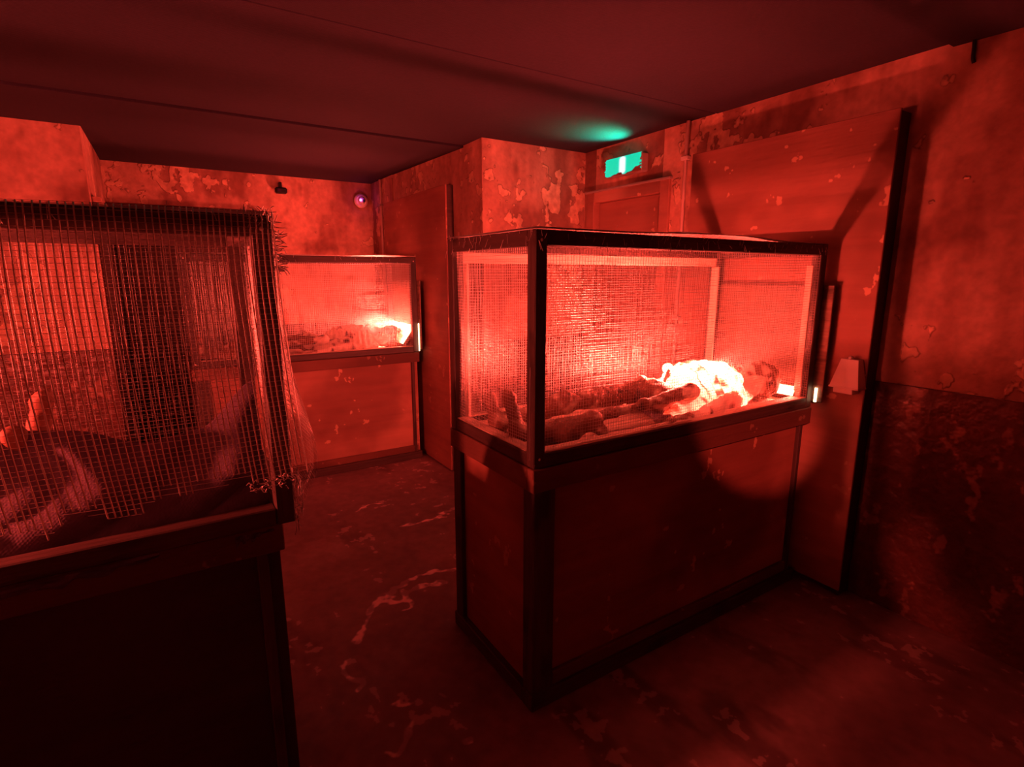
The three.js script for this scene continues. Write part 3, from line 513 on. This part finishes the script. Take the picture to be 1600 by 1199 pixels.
{ // lit lens strips showing past the end posts
  for (const [x, z, y0, y1, l] of [[MAIN[0] + CL, MAIN[1], 0.918, 0.985, 'short white light strip outside the front right post of the middle cage'], [FAR[0] + CL, FAR[1], 0.90, 1.12, 'white light strip outside the right post of the far cage']]) {
    const t = thing('light_strip', l, 'lamp'); part('strip_face', box(-0.003, 0, -0.006, 0.003, y1 - y0, 0.006, 0.001), glint, t); t.position.set(x - 0.004, y0, z + 0.018);
  }
}

{ // smoke drifting to the left from the far cage's lamp: thin billowing veils, one behind the other
  const puff = tex(256, 128, null, (u, v) => { const w = v - 0.34 - 0.2 * (1 - u) - 0.1 * (fbm(u, v, 3, 3, 3, 121) - 0.5); const core = Math.max(0, Math.exp(-((w / (0.2 + 0.16 * (1 - u))) ** 2)) - 0.12) * sstep(0, 0.25, u) * sstep(0.02, 0.6, u) * sstep(0, 0.12, v) * sstep(1, 0.86, v) * sstep(1, 0.93, u); return clamp(core * (0.45 + 0.7 * sstep(0.25, 0.75, fbm(u, v, 5, 4, 4, 122)))); }, false, false);
  const m = new THREE.MeshStandardMaterial({ color: lin(0.85, 0.82, 0.8), roughness: 1, alphaMap: puff, transparent: true, opacity: 0.6, side: THREE.DoubleSide, depthWrite: false });
  const t = thing('smoke', 'wispy lit smoke drifting over the corpse in the far cage', 'smoke'); t.userData.kind = 'stuff';
  for (let k = 0; k < 4; k++) {
    const n = 28, pos = [], uv = [], idx = [];
    for (let j = 0; j <= 12; j++) for (let i = 0; i <= n; i++) { const u = i / n, v = j / 12; pos.push(1.02 + 0.585 * u, 0.925 + 0.3 * v + 0.015 * n3(u * 5, k, 2, 123), -4.17 - k * 0.095 + 0.05 * n3(u * 3.5, v * 2 + k * 3, 1, 124)); uv.push((k % 2 ? u : u * 0.96 + 0.04), v * (1 - 0.06 * k)); }
    for (let j = 0; j < 12; j++) for (let i = 0; i < n; i++) { const a = j * (n + 1) + i, b = a + n + 1; idx.push(a, a + 1, b + 1, a, b + 1, b); }
    const g = geo(pos, uv, idx); g.computeVertexNormals(); const o = part('smoke_veil', g, m, t); o.userData.kind = 'stuff'; o.castShadow = false;
  }
  relocate(t, 1.3, DECK, -4.3);
}
// ---------------------------------------------------------------- boarded flats, sign, small fixtures
{
  const f = thing('plywood_flat', 'tall box panel of scuffed painted plywood standing out from the right wall', 'panel');
  part('face_panel', box(2.545, 0.03, -2.155, 2.557, 2.15, -1.135, 0.002, true), M.panel, f);
  part('side_frame', box(2.557, 0, -1.17, XW - 0.002, 2.145, -1.14, 0.002, true), M.darkPanel, f);
  part('side_frame', box(2.557, 0, -2.15, XW - 0.002, 2.145, -2.12, 0.002, true), M.darkPanel, f);
  part('top_frame', box(2.557, 2.115, -2.12, XW - 0.002, 2.145, -1.17, 0.002, true), M.darkPanel, f);
  relocate(f, 2.6, 0, -1.64);
  const g = thing('plywood_flat', 'dark tall box panel standing on the left face of the pillar beside the far cage', 'panel');
  part('face_panel', box(1.735, 0.01, -4.885, 1.747, 2.12, -3.615, 0.002, true), M.midPanel, g);
  part('side_frame', box(1.747, 0, -3.645, XP - 0.002, 2.118, -3.617, 0.002, true), M.timber, g);
  part('side_frame', box(1.747, 0, -4.883, XP - 0.002, 2.118, -4.855, 0.002, true), M.darkPanel, g);
  part('top_frame', box(1.747, 2.09, -4.855, XP - 0.002, 2.118, -3.645, 0.002, true), M.darkPanel, g);
  relocate(g, 1.77, 0, -4.25);
}
{ // exit sign
  const t = thing('exit_sign', 'glowing green exit sign over the door, its face half painted over', 'sign');
  const z0 = -2.93, z1 = -2.585, y0 = 2.135, y1 = 2.25, xf = 2.585;
  part('housing', box(xf + 0.006, y0, z0, XW - 0.001, y1 - 0.004, z1, 0.006), M.paleDark, t);
  const edge = (u, v) => Math.min(u + 0.03 * n3(u * 9, v * 9, 0, 111) - 0.015, v - 0.05 + 0.12 * n3(u * 7, v * 7, 0, 112) - 0.16 * sstep(0.62, 1, u), 1.02 - v, 0.985 - u + 0.05 * n3(u * 20, v * 14, 0, 113) + 0.02);
  const face = (u, v) => edge(u, v) + 0.02 * n3(u * 40, v * 30, 0, 114) > 0.012;
  const hot = (u, v) => sstep(0.17, 0.07, Math.hypot((u - 0.5) * 1.3, Math.max(0, Math.abs(v - 0.52) - 0.3) * 0.6)) ;
  const em = tex(384, 128, null, (u, v) => !face(u, v) ? 0 : mix3([0.0, 0.86, 0.7], [1, 1, 1], hot(u, v)), true, false);
  const co = tex(384, 128, null, (u, v) => face(u, v) ? [0.02, 0.16, 0.12] : [0.55, 0.34, 0.28], true, false);
  const m = std({ map: co, emissiveMap: em, emissive: lin(1, 1, 1), emissiveIntensity: 1.0, roughness: 0.4 });
  const g = new THREE.PlaneGeometry(z1 - z0 - 0.004, y1 - y0 - 0.004); g.rotateY(-Math.PI / 2); g.translate(xf + 0.0055, (y0 + y1) / 2, (z0 + z1) / 2);
  part('sign_face', g, m, t).userData.label = 'translucent green face with a white hot centre';
  const top = std({ color: lin(0, 0, 0), emissive: lin(0.02, 0.75, 0.5), emissiveIntensity: 0.5 });
  part('light_slot', box(xf + 0.01, y1 - 0.004, -2.82, xf + 0.034, y1 - 0.001, -2.68, 0.001), top, t);
  relocate(t, 2.62, y0, -2.757);
  const up = new THREE.SpotLight(lin(0.0, 1, 0.5), LAMP.exitUp, 0, 0.88, 1, 2); up.position.set(xf - 0.012, y1 - 0.03, -2.75); up.target.position.set(2.47, 2.36, -2.755); up.castShadow = true; up.shadow.radius = 1; scene.add(up, up.target);
  const fr = new THREE.RectAreaLight(lin(0.0, 1, 0.7), LAMP.exitFace, 0.28, 0.08); fr.position.set(xf + 0.001, 2.2, -2.77); fr.lookAt(0, 2.2, -2.77); scene.add(fr);
}
{ // conduit pipes
  const t = thing('conduit_pipe', 'thin vertical conduit pipe on the right wall between door and plywood panel', 'pipe');
  part('pipe', tube([[2.63, 2.36, -2.27], [2.632, 2.2, -2.275], [2.634, 1.6, -2.28], [2.634, 0.02, -2.285]], 0.011), M.pipe, t);
  for (const y of [2.16, 1.24, 0.5]) part('clip', box(2.612, y - 0.012, -2.30, XW - 0.001, y + 0.012, -2.25, 0.004), M.pale, t);
  part('junction_box', box(2.60, 1.14, -2.325, XW - 0.001, 1.20, -2.255, 0.006), M.pale, t);
  relocate(t, 2.634, 0, -2.28);
  const b = thing('conduit_pipe', 'thin conduit pipe in the far corner left of the dark panel', 'pipe');
  part('pipe', tube([[1.785, 2.4 - 0.045, -5.09], [1.785, 2.1, -5.09], [1.78, 1.7, -5.075], [1.78, 1.2, -5.07]], 0.012), M.pipe, b);
  part('clip', box(1.765, 2.12, -5.115, XP - 0.001, 2.14, -5.065, 0.003), M.paleDark, b);
  relocate(b, 1.78, 1.2, -5.08);
}
{ // tapered wall box on the plywood flat
  const t = thing('wall_sounder', 'pale tapered alarm box on the plywood panel right of the middle cage', 'alarm');
  const fr = (y0, y1, a0, b0, a1, b1, zc) => { // frustum on the panel: half width a, depth b at bottom and top
    const X = 2.544, P = [[X, y0, zc - a0], [X - b0, y0, zc - a0], [X - b0, y0, zc + a0], [X, y0, zc + a0], [X, y1, zc - a1], [X - b1, y1, zc - a1], [X - b1, y1, zc + a1], [X, y1, zc + a1]];
    const Q = [[0, 1, 2, 3], [7, 6, 5, 4], [1, 0, 4, 5], [2, 1, 5, 6], [3, 2, 6, 7], [0, 3, 7, 4]], pos = [], uv = [];
    for (const q of Q) for (const k of [[0, 1, 2], [0, 2, 3]]) for (const i of k) { pos.push(...P[q[i]]); uv.push(P[q[i]][2], P[q[i]][1]); }
    const g = geo(pos, uv), idx = [...Array(36).keys()], c = [X - 0.03, (y0 + y1) / 2, zc];
    for (let k = 0; k < 36; k += 3) { const a = new THREE.Vector3(...pos.slice(k * 3, k * 3 + 3)), b = new THREE.Vector3(...pos.slice(k * 3 + 3, k * 3 + 6)), d = new THREE.Vector3(...pos.slice(k * 3 + 6, k * 3 + 9)); const n = b.clone().sub(a).cross(d.clone().sub(a)); if (n.dot(a.clone().sub(new THREE.Vector3(...c))) < 0) { idx[k + 1] = k + 2; idx[k + 2] = k + 1; } }
    g.setIndex(idx); const h = g.toNonIndexed(); h.computeVertexNormals(); return h;
  };
  part('body', fr(1.016, 1.135, 0.06, 0.068, 0.036, 0.042, -1.19), M.pale, t);
  part('lip', box(2.472, 1.008, -1.253, 2.544, 1.016, -1.127, 0.002), M.pale, t);
  part('foot', box(2.483, 0.984, -1.237, 2.544, 1.008, -1.155, 0.003), M.pale, t);
  const s = new THREE.SphereGeometry(0.011, 12, 8); s.translate(2.517, 1.139, -1.193); part('cap_screw', s, M.pale, t);
  relocate(t, 2.544, 0.984, -1.19);
}
{ // dome camera and small dark camera on the back wall
  const z = ZB, t = thing('dome_camera', 'pale round camera with a violet glowing dot high on the back wall', 'camera');
  const b = new THREE.LatheGeometry([[0, 0], [0.066, 0], [0.066, 0.02], [0.062, 0.03], [0.05, 0.034], [0.048, 0.04], [0.0, 0.042]].map(p => new THREE.Vector2(...p)), 32); b.rotateX(Math.PI / 2); part('base', b, M.pale, t);
  const d = new THREE.SphereGeometry(0.036, 24, 12, 0, Math.PI * 2, 0, Math.PI / 2); d.rotateX(Math.PI / 2); d.translate(0, 0, 0.038); const dome = part('dome', d, M.pale, t);
  const l = new THREE.SphereGeometry(0.014, 14, 10); l.translate(0.013, -0.006, 0.07); part('lens', l, M.black, dome);
  const e = new THREE.SphereGeometry(0.012, 14, 10); e.translate(-0.017, 0, 0.068); part('indicator_light', e, std({ color: 0x000000, emissive: lin(1.0, 0.35, 1.0), emissiveIntensity: 2.2 }), t);
  t.position.set(1.69, 2.195, z);
  const pl = new THREE.PointLight(lin(0.5, 0.05, 1), 0.004, 0, 2); pl.position.set(1.67, 2.2, z + 0.1); pl.shadow.radius = 0.4; pl.castShadow = true; scene.add(pl);
  const c = thing('security_camera', 'small black camera hanging under the ceiling on the back wall', 'camera');
  part('body', box(-0.05, -0.03, 0.03, 0.05, 0.022, 0.09, 0.012), M.black, c);
  part('bracket', [box(-0.012, 0.02, 0.0, 0.012, 0.07, 0.06, 0.004)], M.black, c);
  const q = new THREE.CylinderGeometry(0.014, 0.014, 0.01, 16); q.rotateX(Math.PI / 2); q.translate(-0.018, -0.004, 0.092); part('lens', q, std({ color: lin(0.05, 0.03, 0.08), roughness: 0.1 }), c);
  c.position.set(0.965, 2.23, z);
  const k = thing('loose_cable', 'short black cable end hanging under the ceiling at the upper right', 'cable');
  part('cable', tube([[2.64, 2.36, -0.96], [2.638, 2.33, -0.957], [2.64, 2.29, -0.956], [2.642, 2.275, -0.952]], 0.007), M.black, k);
  relocate(k, 2.64, 2.275, -0.956);
}
renderer.render(scene, camera);
